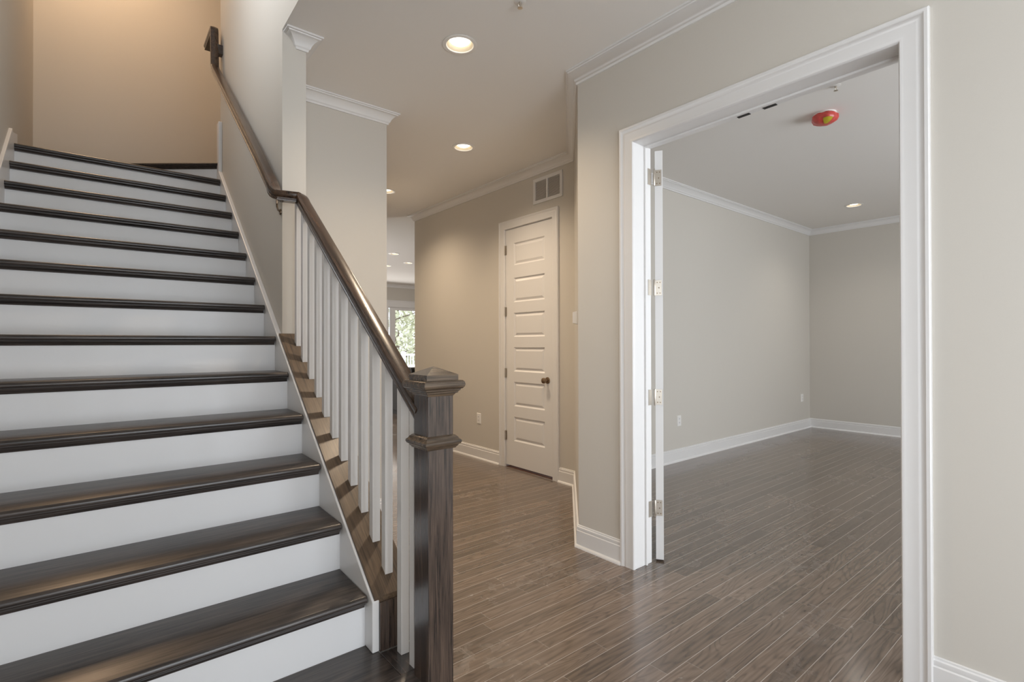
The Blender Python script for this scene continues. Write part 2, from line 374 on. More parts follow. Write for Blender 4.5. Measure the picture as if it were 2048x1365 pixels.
BASE = [(0, 0), (.028, 0), (.027, .008), (.022, .016), (.015, .019), (.015, .105), (.011, .110), (.012, .114), (.011, .128), (.006, .132), (.006, .138), (.002, .141), (0, .141)]
def baseb(name, label, paths):
    bm = B()
    for p in paths: sweep(bm, [(x, y, 0) for x, y in p], BASE, (0, 0, 1))
    return structure(name, label, 'baseboard', bm, M_TRIM, smooth=True)
CW = .096
baseb('baseboard_right', 'white baseboard along the right wall on both sides of the cased opening', [[(XR, -2.48), (XR, DY0-CW+.004)], [(XR, DY1+CW-.004), (XR, 2.278), (XC, YA), (XC, CY0-.085)]])
baseb('baseboard_closet', 'white baseboard left of the narrow panelled door', [[(XC, CY1+.085), (XC, YCE), (9.2, YCE)]])
baseb('baseboard_study', 'white baseboard around the study', [[(SX, -2.48), (SX, SY), (3.575, SY), (XR+TK, 2.22), (XR+TK, DY1+CW)]])
baseb('baseboard_corridor', 'white baseboard behind the balusters', [[(XW1, 6.7), (XW1, YW), (XH0+.004, YW), (XH0+.004, post), (T((Xh(1.5), 0, 0))[0]+.012, T((0, 1.49, 0))[1])]])
baseb('baseboard_far', 'white baseboard on the far great room wall', [[(6.66, FY), (1.2, FY)]])

CAS = [(0, 0), (0, .017), (.004, .021), (.014, .021), (.020, .016), (.026, .013), (.030, .0125), (.034, .015), (.040, .0145), (.072, .012), (.078, .014), (.086, .013), (.090, .008), (.0905, 0)]
def casing(parent, x, y0, y1, z, w, sgn=-1):
    """picture-frame moulding around an opening in a wall facing -x; profile runs from outer edge inwards"""
    bm = B(); k = w/.0905
    path = [(x, y0-w, 0), (x, y0-w, z+w), (x, y1+w, z+w), (x, y1+w, 0)]
    sweep(bm, path, [(a*k, b) for a, b in CAS], (sgn, 0, 0))
    return obj('casing', bm, M_TRIM, parent, smooth=True)

# ------------------------------------------------------------------ study opening (double door frame with the folded-back leaf)
d1 = structure('door_1', 'wide white cased double doorway to the study', 'doorway', loc=(XR, DY1, 0))
casing(d1, XR, DY0, DY1, DZ, CW)
bm = B()
box(bm, XR-.002, XR+TK+.018, DY1, DY1+.02, 0, DZ+.02); box(bm, XR-.002, XR+TK+.018, DY0-.02, DY0, 0, DZ+.02); box(bm, XR-.002, XR+TK+.018, DY0, DY1, DZ, DZ+.02)
jm = obj('jamb', bm, M_TRIM, d1, bevel=.002)
bm = B()
for (a, b2) in ((XR+.092, XR+.106),):
    box(bm, a, b2, DY1-.011, DY1, 0, DZ); box(bm, a, b2, DY0, DY0+.011, 0, DZ); box(bm, a, b2, DY0+.011, DY1-.011, DZ-.011, DZ)
obj('door_stop', bm, M_TRIM, d1, bevel=.002)
for yy in (1.134, 1.264):
    bm = B(); box(bm, XR+.136, XR+.156, yy-.031, yy+.031, DZ-.0025, DZ); o = obj('strike_plate', bm, M_DARK, d1); o['label'] = 'dark strike plate in the head of the doorway'
# leaf, swung back so only its hinge edge faces the viewer
lf = structure('door_2', 'white study door leaf folded back showing its hinge edge', 'door', loc=(2.615, 1.830, 0))
LD = Vector((2.665, 1.838, 0)).normalized(); LT = Vector((LD.y, -LD.x, 0))*.045; LA = Vector((2.615, 1.830, 0))
def panel_slab(W, Ht, z0, thick, panels, place):
    """door slab: front face with bevelled sunk panels; place(u, v, d) -> world point (d = depth behind the face)"""
    bm = B()
    def q(a, b, c, d): bm.faces.new([bm.verts.new(place(*p)) for p in (a, b, c, d)])
    for side in (0, 1):
        dd = lambda d: d if side == 0 else thick-d
        us = [0, panels[0][0], panels[0][1], W]
        zs = [z0]
        for p in sorted(panels, key=lambda p: p[2]): zs += [p[2], p[3]]
        zs.append(z0+Ht)
        for i in range(len(zs)-1):
            for j in range(3):
                if j == 1 and i % 2 == 1:
                    a0, a1, b0, b1 = us[1], us[2], zs[i], zs[i+1]; lv = [(0, 0), (.013, .011), (.020, .011), (.040, .003)]
                    for (e0, g0), (e1, g1) in zip(lv, lv[1:]):
                        r0 = [(a0+e0, b0+e0), (a1-e0, b0+e0), (a1-e0, b1-e0), (a0+e0, b1-e0)]; r1 = [(a0+e1, b0+e1), (a1-e1, b0+e1), (a1-e1, b1-e1), (a0+e1, b1-e1)]
                        for k in range(4):
                            k2 = (k+1) % 4; q((*r0[k], dd(g0)), (*r0[k2], dd(g0)), (*r1[k2], dd(g1)), (*r1[k], dd(g1)))
                    e = lv[-1][0]; g = lv[-1][1]
                    q((a0+e, b0+e, dd(g)), (a1-e, b0+e, dd(g)), (a1-e, b1-e, dd(g)), (a0+e, b1-e, dd(g)))
                else: q((us[j], zs[i], dd(0)), (us[j+1], zs[i], dd(0)), (us[j+1], zs[i+1], dd(0)), (us[j], zs[i+1], dd(0)))
    z1 = z0+Ht
    q((0, z0, 0), (0, z1, 0), (0, z1, thick), (0, z0, thick)); q((W, z0, 0), (W, z1, 0), (W, z1, thick), (W, z0, thick))
    q((0, z0, 0), (W, z0, 0), (W, z0, thick), (0, z0, thick)); q((0, z1, 0), (W, z1, 0), (W, z1, thick), (0, z1, thick))
    bmesh.ops.remove_doubles(bm, verts=bm.verts, dist=.0002)
    return bm
PZ = [(.286, .540), (.650, .904), (1.012, 1.264), (1.372, 1.623), (1.734, 1.988), (2.120, 2.353)]
obj('leaf_slab', panel_slab(.61, 2.443, .012, .045, [(.115, .495, a, b) for a, b in PZ], lambda u, v, d: LA+LD*u+LT*(d/.045)+Vector((0, 0, v))), M_TRIM, lf)
e1 = LT.normalized()
for i, (za, zb) in enumerate(((2.245, 2.340), (1.588, 1.680), (.935, 1.027), (.273, .366))):
    # plate in the leaf edge, plate on the jamb, knuckle between
    hp = bpy.data.objects.new('hinge', None); COL.objects.link(hp); hp.parent = lf; hp.location = (0, 0, za); hp.empty_display_size = .03
    bm = B(); n = -LD*.0025
    p0 = LA+e1*.002; p1 = LA+e1*.038
    prism(bm, [p0+Vector((0, 0, za)), p1+Vector((0, 0, za)), p1+n+Vector((0, 0, za)), p0+n+Vector((0, 0, za))], [p0+Vector((0, 0, zb)), p1+Vector((0, 0, zb)), p1+n+Vector((0, 0, zb)), p0+n+Vector((0, 0, zb))])
    obj('leaf_plate', bm, M_METAL, hp)
    bm = B(); box(bm, XR+TK-.012, XR+TK+.0185, DY1-.003, DY1-.0005, za, zb); obj('jamb_plate', bm, M_METAL, hp)
    bm = B(); lathe(bm, (2.597, 1.822, za), [(0, -.004), (.004, -.003), (.0055, 0), (.0055, zb-za), (.004, zb-za+.003), (0, zb-za+.004)], seg=14); obj('knuckle', bm, M_METAL, hp, smooth=True)
    bm = B()
    for zz in (za+.014, za+.046, zb-.014):
        for k in (.012, .028):
            c = LA+e1*(k if zz != za+.046 else .022)+n+Vector((0, 0, zz)); lathe(bm, c, [(0, .001), (.003, .0008), (.0035, 0)], axis=-LD, seg=10)
    obj('screw', bm, M_BRONZE, hp)['kind'] = 'stuff'

# ------------------------------------------------------------------ narrow panelled closet door
d3 = structure('door_3', 'narrow white six-panel door closed in the hall wall', 'door', loc=(XC, CY1, 0))
casing(d3, XC, CY0, CY1, CDZ, .088)
bm = B()
box(bm, XC-.001, XC+.14, CY1, CY1+.015, 0, CDZ+.015); box(bm, XC-.001, XC+.14, CY0-.015, CY0, 0, CDZ+.015); box(bm, XC-.001, XC+.14, CY0, CY1, CDZ, CDZ+.015)
obj('jamb', bm, M_TRIM, d3)
bm = B(); box(bm, XC+.012, XC+.13, CY0, CY1, .0005, .004); o = obj('threshold', bm, W_RED, d3); o['label'] = 'reddish bare wood strip in the gap under the door'
DW = CY1-CY0-.008
slab = obj('slab', panel_slab(DW, CDZ-.030, .026, .035, [(.130, .600, a, b) for a, b in PZ], lambda u, v, d: Vector((XC+.008+d, CY1-.004-u, v))), M_TRIM, d3)
bm = B(); kz, ky = .945, 3.617
lathe(bm, (XC+.008, ky, kz), [(0, 0), (.032, 0), (.032, .004), (.026, .008), (.013, .011), (.011, .030), (.016, .036), (.026, .043), (.0285, .052), (.026, .062), (.017, .069), (0, .071)], axis=(-1, 0, 0))
o = obj('knob', bm, M_BRONZE, d3, smooth=True); o['label'] = 'round aged bronze knob'
bm = B(); box(bm, XC+.001, XC+.012, CY0-.001, CY0+.005, kz-.028, kz+.028); obj('latch_plate', bm, M_METAL, d3)
for z0 in (.285, .945, 1.593, 2.245):
    hp = bpy.data.objects.new('hinge', None); COL.objects.link(hp); hp.parent = d3; hp.location = (0, 0, z0); hp.empty_display_size = .03
    bm = B(); lathe(bm, (XC-.004, CY1-.001, z0), [(0, -.004), (.004, -.003), (.007, 0), (.007, .095), (.004, .098), (0, .099)], seg=14); obj('knuckle', bm, M_METAL, hp, smooth=True)
    bm = B(); box(bm, XC+.004, XC+.009, CY1-.020, CY1+.001, z0, z0+.095); obj('plate', bm, M_METAL, hp)

# ------------------------------------------------------------------ staircase
st0 = T((.2, 1.5, ZF))
stair = thing('staircase', 'straight flight of white risers and dark stained treads rising to winders', 'staircase', st0)
def tread_profile(y0, z, y1):
    t = .027; pts = [(y1, z), (y0+.010, z)]
    for i in range(1, 8):
        a = PI/2+i*PI/8; pts.append((y0+.0135+.0135*math.cos(a), z-.0135+.0135*math.sin(a)))
    pts += [(y0+.0135, z-t), (y0+.030, z-t)]
    # cove moulding under the nosing
    pts2 = [(y0+.018, z-t), (y0+.018, z-t-.006), (y0+.020, z-t-.008), (y0+.024, z-t-.012), (y0+.027, z-t-.018), (y0+.028, z-t-.022), (y0+.034, z-t-.022)]
    return [(y1, z), (y0+.010, z)]+pts[2:9]+[(y0+.0135, z-t), (y0+.017, z-t)]+pts2[1:]+[(y0+.034, z-t), (y1, z-t)]
for k in range(2, 15):
    y0, z = Yk(k), Zk(k); y1 = y0+RUN+.034
    pf = tread_profile(y0, z, y1)
    if k == 14: pf = tread_profile(y0, z, y0+.12)
    bm = B(); xr = lambda y: Xr(y)-.0015-(.003 if y < y0+.034 else 0)
    prism(bm, [(XL+.0205, y, zz) for y, zz in pf], [(xr(y), y, zz) for y, zz in pf])
    obj('tread', bm, W_X, stair, st=True, smooth=True)
    bm = B(); yr = y0+.034; zb = Zk(k-1) if k > 1 else ZF
    prism(bm, [(XL+.02, yr, zb-.01), (Xr(yr), yr, zb-.01), (Xr(yr), yr, z-.026), (XL+.02, yr, z-.026)], [(XL+.02, yr+.016, zb-.01), (Xr(yr), yr+.016, zb-.01), (Xr(yr), yr+.016, z-.026), (XL+.02, yr+.016, z-.026)])
    obj('riser', bm, M_RISER, stair, st=True)
# top tread runs back to the winder, whose nosing turns to the right
z14, z15 = Zk(14), Zk(15)
bm = B(); plan(bm, [(XL+.02, Yk(14)+.10), (.85, Yk(14)+.10), (.865, 5.13), (-.02, 5.87), (XL+.02, 6.22)], z14-.027, z14); obj('tread', bm, W_X, stair, st=True)
P0, P1 = Vector((.872, 5.10, 0)), Vector((XL+.02, 6.185, 0)); dd = (P1-P0).normalized(); nn = Vector((-dd.y, dd.x, 0));
if nn.y < 0: nn = -nn
pf = tread_profile(0, z15, .30)
bm = B(); prism(bm, [tuple(P0+nn*y+Vector((0, 0, z))) for y, z in pf], [tuple(P1+nn*y+Vector((0, 0, z))) for y, z in pf]); obj('tread', bm, W_X, stair, st=True, smooth=True)
bm = B(); a0, a1 = P0+nn*.034, P1+nn*.034
prism(bm, [(a0.x, a0.y, z14), (a1.x, a1.y, z14), (a1.x, a1.y, z15-.026), (a0.x, a0.y, z15-.026)], [(a0.x+nn.x*.016, a0.y+nn.y*.016, z14), (a1.x+nn.x*.016, a1.y+nn.y*.016, z14), (a1.x+nn.x*.016, a1.y+nn.y*.016, z15-.026), (a0.x+nn.x*.016, a0.y+nn.y*.016, z15-.026)])
obj('riser', bm, M_RISER, stair, st=True)
bm = B(); plan(bm, [(a0.x+nn.x*.05, a0.y+nn.y*.05), (1.45, 5.45), (1.45, YB-.002), (XL+.02, YB-.002), (a1.x+nn.x*.05, a1.y+nn.y*.05)], z15-.026, z15-.001); obj('landing', bm, W_X, stair, st=True)
# starter step with a return strip along its open side
z1 = Zk(1); y1 = Yk(1)
bm = B(); box(bm, XL+.02, .813, y1+.055, Y2+.034, z1-.027, z1); o = obj('tread', bm, W_X, stair, st=True, bevel=.0012)
bm = B(); pf = [p for p in tread_profile(y1-.033, z1, y1+.0535)]
prism(bm, [(XL+.02, y, z) for y, z in pf], [(.953, y, z) for y, z in pf]); obj('nosing', bm, W_X, stair, st=True, smooth=True)
bm = B(); box(bm, .8145, .953, y1+.055, 1.744, z1-.027, z1); obj('return_strip', bm, W_Y, stair, st=True, bevel=.0012)
bm = B(); box(bm, XL+.02, .945, y1, y1+.016, ZF, z1-.026); box(bm, .930, .945, y1+.016, 1.744, ZF, z1-.026); obj('riser', bm, M_RISER, stair, st=True)
# skirt boards
def yz_prism(bm, pts, xa, xb): prism(bm, [(xa(y), y, z) for y, z in pts], [(xb(y), y, z) for y, z in pts])
zs = lambda y: zcap(y)-.011
bm = B(); yz_prism(bm, [(1.757, z1), (1.757, zs(1.757)), (5.055, zs(5.055)), (5.055, 3.235), (5.06, 3.245), (YE-.001, 3.245), (YE-.001, 2.4), (5.05, 2.40), (2.2, z1)], Xr, lambda y: Xr(y)+.0275)
obj('skirt_board', bm, M_TRIM, stair, st=True, bevel=.004)
bm = B(); zl = lambda y: 2.777+.735*(y-4.858)
yz_prism(bm, [(1.4, z1), (1.4, zl(1.4)+.05), (4.858, 2.777), (4.90, 2.765), (5.17, 2.835), (5.17, 2.6), (4.9, 2.3), (2.0, z1)], lambda y: XL, lambda y: XL+.02)
obj('skirt_board', bm, M_TRIM, stair, st=True, bevel=.003)
# stained curb cap and its end panel
bm = B(); ya, yb = 1.7595, YP-.001
prism(bm, [(Xr(ya)+.0085, ya, zcap(ya)-.024), (Xh(ya)+.004, ya, zcap(ya)-.024), (Xh(yb)+.004, yb, zcap(yb)-.024), (Xr(yb)+.0085, yb, zcap(yb)-.024)],
      [(Xr(ya)+.0085, ya, zcap(ya)), (Xh(ya)+.004, ya, zcap(ya)), (Xh(yb)+.004, yb, zcap(yb)), (Xr(yb)+.0085, yb, zcap(yb))])
obj('curb_cap', bm, W_CAP, stair, st=True, bevel=.0015)
bm = B(); box(bm, Xw(1.75), Xh(1.75)+.003, 1.7510, 1.7620, z1, zcap(1.757)-.018); obj('curb_end_panel', bm, W_Z, stair, st=True)

# ------------------------------------------------------------------ balustrade
NX, NY, NH = .8975, 1.5105, .0475
zr = lambda y: 1.197+.741*(y-1.723)                    # rail centre line
rl = thing('stair_railing', 'dark wood handrail on white square balusters with a capped newel post', 'railing', T((NX, NY, ZF)))
nw = bpy.data.objects.new('newel_post', None); COL.objects.link(nw); nw.parent = rl; nw.location = (0, 0, 0); nw.empty_display_size = .1
bm = B(); square_lathe(bm, NX, NY, NH, [(0, ZF), (0, 1.15)]); obj('shaft', bm, W_Z, nw, st=True, bevel=.0015)
bm = B(); square_lathe(bm, NX, NY, NH, [(.0005, 1.128), (.004, 1.132), (.006, 1.136), (.012, 1.138), (.013, 1.143), (.018, 1.146), (.019, 1.151), (.024, 1.153), (.0285, 1.158), (.0305, 1.166), (.0285, 1.175), (.023, 1.180), (.013, 1.181)]); obj('cap_moulding', bm, W_NEWEL_CAP, nw, st=True, smooth=True)
bm = B(); square_lathe(bm, NX, NY, NH, [(.013, 1.179), (.013, 1.199), (-.0470, 1.226)]); obj('cap', bm, W_NEWEL_CAP, nw, st=True, bevel=.001)
bm = B(); square_lathe(bm, NX, NY, NH, [(.0005, .952), (.006, .953), (.008, .957), (.011, .959), (.013, .964), (.019, .968), (.0215, .974), (.0205, .980), (.015, .984), (.012, .990), (.006, .996), (.0005, .998)]); obj('collar', bm, W_NEWEL_CAP, nw, st=True, smooth=True)
HALF = [(.024, -.029), (.025, -.022), (.0215, -.019), (.0215, -.013), (.0275, -.007), (.0315, .002), (.0320, .012), (.0295, .0190), (.022, .0225)]
RAIL = [(-.024, -.029)]+HALF+[(0, .0245)]+[(-a, b) for a, b in HALF[:0:-1]]
XWR = lambda y: Xr(y)-.035
zw = lambda y: 2.194+.75*(y-3.048)
ctrl = []
def lin(p, q, n): return [Vector(p).lerp(Vector(q), i/n) for i in range(n)]
a = (Xc(1.548), 1.548, zr(1.548)); b = (Xc(2.90), 2.90, zr(2.90)); lev = 2.118
c = (Xc(2.95)-.012, 2.962, lev); d = (XWR(3.0)+.022, 2.985, lev+.002); e = (XWR(3.06), 3.07, zw(3.07)+.004); f = (XWR(4.97), 4.97, zw(4.97)); g = (XWR(5.05), 5.035, 3.72); h = (XWR(5.05), 5.05, 3.98); i2 = (XWR(5.1), 5.075, 4.03); j = (XWR(5.4), 5.42, 4.035)
def bez(p, q, r, n): return [Vector(p)*(1-t)**2+Vector(q)*2*t*(1-t)+Vector(r)*t*t for t in [k/n for k in range(n)]]
pts = [Vector(a)]+bez(b, (Xc(2.95), 2.955, lev+.006), c, 6)+bez(d, (XWR(3.02)-.004, 3.012, lev+.012), e, 6)+lin(e, f, 6)[1:]+bez(f, (XWR(5.03), 5.03, zw(5.03)), g, 5)+bez(h, (XWR(5.05), 5.052, 4.036), i2, 5)+[Vector(i2), Vector(j)]
fr = []; side = Vector((1, 0, 0))
for k, p in enumerate(pts):
    tin = (pts[k]-pts[k-1]).normalized() if k else (pts[1]-pts[0]).normalized()
    tout = (pts[k+1]-pts[k]).normalized() if k < len(pts)-1 else tin
    t = (tin+tout).normalized()
    hz = Vector((t.x, t.y, 0))
    s = Vector((t.y, -t.x, 0)).normalized() if hz.length > .25 else side
    side = s; u = s.cross(t).normalized()
    cz = max(.6, tin.dot(t)); fr.append((p, s/ (cz if abs(s.dot(tin)) > .05 else 1), u/cz))
bm = B(); tube(bm, fr, RAIL); obj('handrail', bm, W_RAIL, rl, st=True, smooth=True)
def baluster(yf, zbase):
    xa = Xr(yf)+.078; w = .032; bm = B()
    p = [(xa, yf), (xa+w, yf), (xa+w, yf+w), (xa, yf+w)]
    prism(bm, [(x, y, zbase(y)) for x, y in p], [(x, y, zr(y)-.033) for x, y in p])
    return obj('baluster', bm, M_TRIM, rl, st=True, bevel=.0012)
for i in range(11): baluster(2.990-i*.1171, lambda y: zcap(y)+.0003)
baluster(1.683, lambda y: z1+.0003); baluster(1.587, lambda y: z1+.0003)
# wall bracket under the turn, and the block at the top
bm = B()
bp = [Vector((.792, 2.992, lev-.026)), Vector((.792, 2.994, lev-.044)), Vector((.800, 3.022, lev-.054)), Vector((.822, 3.085, lev-.056)), Vector((Xw(3.12)-.001, 3.12, lev-.056))]
for q0, q1 in zip(bp, bp[1:]):
    ax = q1-q0; lathe(bm, q0, [(.0055, 0), (.0055, ax.length)], axis=ax, seg=10)
lathe(bm, bp[-1], [(0, -.008), (.016, -.006), (.018, 0), (0, 0)], axis=(1, 0, 0), seg=20)
obj('wall_bracket', bm, M_BRONZE, rl, st=True, smooth=True)
bm = B(); box(bm, XWR(5.05)+.022, Xw(5.05)-.001, 5.02, 5.085, 3.815, 3.895); obj('wall_block', bm, W_X, rl, st=True, bevel=.003)

# ------------------------------------------------------------------ recessed lights
for k, (x, y, label) in enumerate(LIGHTS):
    t = thing('recessed_light', label, 'ceiling light', (x, y, CZ), 'recessed ceiling lights')
    bm = B(); lathe(bm, (x, y, CZ), [(.100, -.001), (.101, -.004), (.094, -.0065), (.080, -.006), (.0765, -.001), (.0765, .003), (.078, .006)], seg=40); obj('trim_ring', bm, M_PLASTIC, t, smooth=True)
    bm = B(); lathe(bm, (x, y, CZ), [(.0775, -.002), (.068, .012), (.058, .026)], seg=40); obj('baffle', bm, M_CAN, t, smooth=True)
    bm = B(); lathe(bm, (x, y, CZ), [(.0585, .026), (.055, .017), (.044, .010), (.024, .0065), (0, .006)], seg=32); obj('lens', bm, M_BULB, t, smooth=True)
    l = bpy.data.lights.new('can_lamp', 'SPOT'); l.energy = (78, 112, 100, 105, 105, 105, 28)[k]; l.color = SOFT if k < 6 else (1, .93, .84)
    l.spot_size = math.radians(140); l.spot_blend = 1.0; l.shadow_soft_size = .06
    if l.energy > 0:
        lo = bpy.data.objects.new('can_lamp', l); COL.objects.link(lo); lo.parent = t; lo.location = (0, 0, -.012)
# lamp of the upper landing, above the frame over the tan wall
ul = bpy.data.lights.new('landing_lamp', 'AREA'); ul.shape = 'DISK'; ul.size = .45; ul.energy = 30; ul.color = (1.0, .68, .42)
uo = bpy.data.objects.new('landing_lamp', ul); COL.objects.link(uo); uo.location = (-.02, 5.75, 5.80)

# ------------------------------------------------------------------ fittings
sm = thing('smoke_detector', 'round smoke detector under a red dust cover on the study ceiling', 'smoke detector', (4.32, 1.50, CZ))
c = (4.32, 1.50, CZ)
bm = B(); lathe(bm, c, [(0, 0), (.076, 0), (.078, -.010), (.072, -.016), (0, -.016)], seg=36); obj('base', bm, M_PLASTIC, sm, smooth=True)
bm = B(); lathe(bm, c, [(.0765, -.010), (.086, -.020), (.087, -.040), (.076, -.062), (.055, -.074), (.022, -.080), (0, -.081)], seg=36)
for v in bm.verts:
    a = math.atan2(v.co.y-c[1], v.co.x-c[0]); w = 1+.05*math.sin(5*a+1)+.03*math.sin(9*a)
    v.co.x = c[0]+(v.co.x-c[0])*w; v.co.y = c[1]+(v.co.y-c[1])*w
obj('dust_cover', bm, M_RED, sm, smooth=True)
bm = B(); qs = []
for iu in range(7):
    row = []
    for iv in range(4):
        a = -2.95+iu*.14; r, zz = [(.0845, -.0565), (.070, -.0705), (.050, -.0790), (.024, -.0835)][iv]
        w = 1+.05*math.sin(5*a+1)+.03*math.sin(9*a); row.append(bm.verts.new((c[0]+r*w*math.cos(a), c[1]+r*w*math.sin(a), c[2]+zz)))
    qs.append(row)
for r0, r1 in zip(qs, qs[1:]):
    for i in range(3): bm.faces.new((r0[i], r0[i+1], r1[i+1], r1[i]))
o = obj('sticker', bm, M_YEL, sm, smooth=True); o['label'] = 'yellow warning sticker'

def sprinkler(x, y, label):
    t = thing('sprinkler_head', label, 'sprinkler', (x, y, CZ), 'ceiling sprinkler heads')
    bm = B(); lathe(bm, (x, y, CZ), [(0, 0), (.028, 0), (.030, -.003), (.020, -.006), (.009, -.007), (0, -.007)], seg=24); obj('escutcheon', bm, M_PLASTIC, t, smooth=True)
    bm = B(); lathe(bm, (x, y, CZ), [(0, -.004), (.008, -.006), (.008, -.018), (.004, -.022), (.004, -.034), (0, -.034)], seg=14)
    for s in (-1, 1):
        for q0, q1 in (((s*.007, -.016), (s*.013, -.026)), ((s*.013, -.026), (s*.003, -.036))):
            a0 = Vector((x+q0[0], y, CZ+q0[1])); a1 = Vector((x+q1[0], y, CZ+q1[1])); lathe(bm, a0, [(.0018, 0), (.0018, (a1-a0).length)], axis=a1-a0, seg=8)
    lathe(bm, (x, y, CZ), [(0, -.034), (.013, -.035), (.013, -.037), (0, -.038)], seg=18)
    obj('head', bm, M_METAL, t, smooth=True)
sprinkler(1.690, 1.985, 'small sprinkler head at the top edge of the hall ceiling')
sprinkler(3.90, 1.285, 'small sprinkler head on the study ceiling above the red smoke detector')

vt = thing('air_vent', 'white two-bay return air vent on the hall wall above the panelled door', 'vent', (XC, 3.595, 2.68))
bm = B(); v0, v1, w0, w1 = 3.395, 3.798, 2.680, 2.926; mid = 3.600
for b4 in ((v0, v1, w0, w0+.030), (v0, v1, w1-.030, w1), (v0, v0+.030, w0+.03, w1-.03), (v1-.030, v1, w0+.03, w1-.03), (mid-.010, mid+.010, w0+.03, w1-.03)):
    box(bm, XC-.013, XC-.001, *b4)
obj('frame', bm, M_TRIM, vt)
for y0, y1 in ((v0+.03, mid-.01), (mid+.01, v1-.03)):
    bm = B(); nl = 17
    for i in range(nl):
        z = w0+.034+(w1-w0-.068)*i/(nl-1)
        prism(bm, [(XC-.011, y0, z-.005), (XC-.0095, y0, z-.005), (XC-.002, y0, z+.003), (XC-.0035, y0, z+.003)], [(XC-.011, y1, z-.005), (XC-.0095, y1, z-.005), (XC-.002, y1, z+.003), (XC-.0035, y1, z+.003)])
    obj('louvers', bm, M_TRIM, vt)
bm = B(); box(bm, XC-.0018, XC-.0006, v0+.02, v1-.02, w0+.02, w1-.02); obj('backing', bm, M_VENTS, vt)

def outlet(pos, right, nrm, label):
    pos, right, nrm = Vector(pos), Vector(right).normalized(), Vector(nrm).normalized(); up = Vector((0, 0, 1))
    t = thing('wall_outlet', label, 'outlet', pos, 'white wall outlets')
    def plate(w, h, d0, d1, dz=0):
        bm = B(); f = lambda a, b, d: pos+right*a+up*(b+dz)+nrm*d
        r = [(-w, -h), (w, -h), (w, h), (-w, h)]; k = .9 if d1 > .004 else 1
        prism(bm, [f(a, b, d0) for a, b in r], [f(a*k, b*(1-(1-k)*.6), d1) for a, b in r]); return bm
    obj('cover_plate', plate(.037, .059, .0003, .006), M_PLASTIC, t)
    for dz in (-.021, .021):
        rc = obj('receptacle', plate(.016, .0145, .005, .0075, dz), M_TRIM, t)
        bm = B()
        for a, hh in ((-.006, .005), (.006, .004)):
            f = lambda aa, b, d: pos+right*aa+up*(b+dz)+nrm*d
            r = [(a-.001, -hh+.002), (a+.001, -hh+.002), (a+.001, hh+.002), (a-.001, hh+.002)]
            prism(bm, [f(x, y, .0074) for x, y in r], [f(x, y, .0078) for x, y in r])
        obj('slots', bm, M_DARK, rc)
outlet((XC, 4.741, .454), (0, -1, 0), (-1, 0, 0), 'white outlet low on the hall wall between the newel post and panelled door')
outlet((5.036, SY, .444), (1, 0, 0), (0, -1, 0), 'white outlet on the study wall just right of the folded door leaf')
outlet((8.325, SY, .474), (1, 0, 0), (0, -1, 0), 'white outlet on the study wall close to the far corner')

# thermostat on the slanting wall
ad = Vector((XC-XR, YA-2.278, 0)).normalized(); an = Vector((-ad.y, ad.x, 0)); ap = Vector((XR, 2.278, 0))+ad*.27+Vector((0, 0, 1.481))
th = thing('thermostat', 'small white thermostat seen edge-on on the slanting wall', 'thermostat', ap)
def skew_box(c, a, n, w, h, d0, d1, k):
    bm = B(); r = [(-w, -h), (w, -h), (w, h), (-w, h)]
    prism(bm, [c+a*x+Vector((0, 0, z))+n*d0 for x, z in r], [c+a*x*k+Vector((0, 0, z*k))+n*d1 for x, z in r]); return bm
obj('back_plate', skew_box(ap, ad, an, .048, .046, .0005, .006, 1), M_PLASTIC, th)
obj('body', skew_box(ap, ad, an, .044, .043, .006, .032, .86), M_PLASTIC, th)

# ------------------------------------------------------------------ great room beyond
isl = thing('kitchen_island', 'dark wood island glimpsed behind the newel post in the far room', 'kitchen island', (4.72, 8.4, 0))
bm = B(); box(bm, 4.32, 5.5, 8.0, 8.95, .09, .86); obj('cabinet', bm, M_DARK, isl, bevel=.004)
bm = B(); box(bm, 4.38, 5.44, 8.06, 8.9, 0, .09); obj('toe_kick', bm, M_DARK, isl)
bm = B(); box(bm, 4.28, 5.54, 7.96, 8.99, .86, .895); obj('countertop', bm, plain('island_stone', (.05, .047, .045), .25, noise=.3, scale=30), isl, bevel=.004)

wn = structure('window_1', 'bright glazed patio door in the far wall with trees outside', 'patio door', loc=(6.76, FY, 0))
WX0, WX1, WZ = 6.76, 9.0, 2.39
bm = B()
box(bm, WX0-.10, WX0, FY-.02, FY-.001, 0, WZ+.19); box(bm, WX1, WX1+.10, FY-.02, FY-.001, 0, WZ+.19); box(bm, WX0, WX1, FY-.02, FY-.001, WZ, WZ+.19); box(bm, WX0-.12, WX1+.12, FY-.035, FY-.001, WZ+.17, WZ+.20)
obj('casing', bm, M_TRIM, wn, bevel=.003)
bm = B()
box(bm, 6.83, 7.0, FY+.03, FY+.09, .05, WZ-.02); box(bm, 8.93, 9.0, FY+.03, FY+.09, .05, WZ-.02); box(bm, 7.0, 8.93, FY+.03, FY+.09, WZ-.09, WZ-.02); box(bm, 7.0, 8.93, FY+.03, FY+.09, .05, .20)
obj('sash', bm, M_TRIM, wn, bevel=.003)
bm = B(); box(bm, 6.76, 6.775, FY+.02, FY+.12, .03, WZ); box(bm, 6.76, 9.0, FY+.02, FY+.12, WZ-.02, WZ); box(bm, 6.76, 9.0, FY+.02, FY+.12, .03, .05); obj('frame', bm, M_TRIM, wn)
mg, N, L, b = mat('window_glass'); b.inputs['Base Color'].default_value = (1, 1, 1, 1); b.inputs['Roughness'].default_value = 0; b.inputs['Transmission Weight'].default_value = 1; b.inputs['IOR'].default_value = 1.02
bm = B(); box(bm, 7.0, 8.93, FY+.058, FY+.062, .2, WZ-.09); obj('pane', bm, mg, wn)

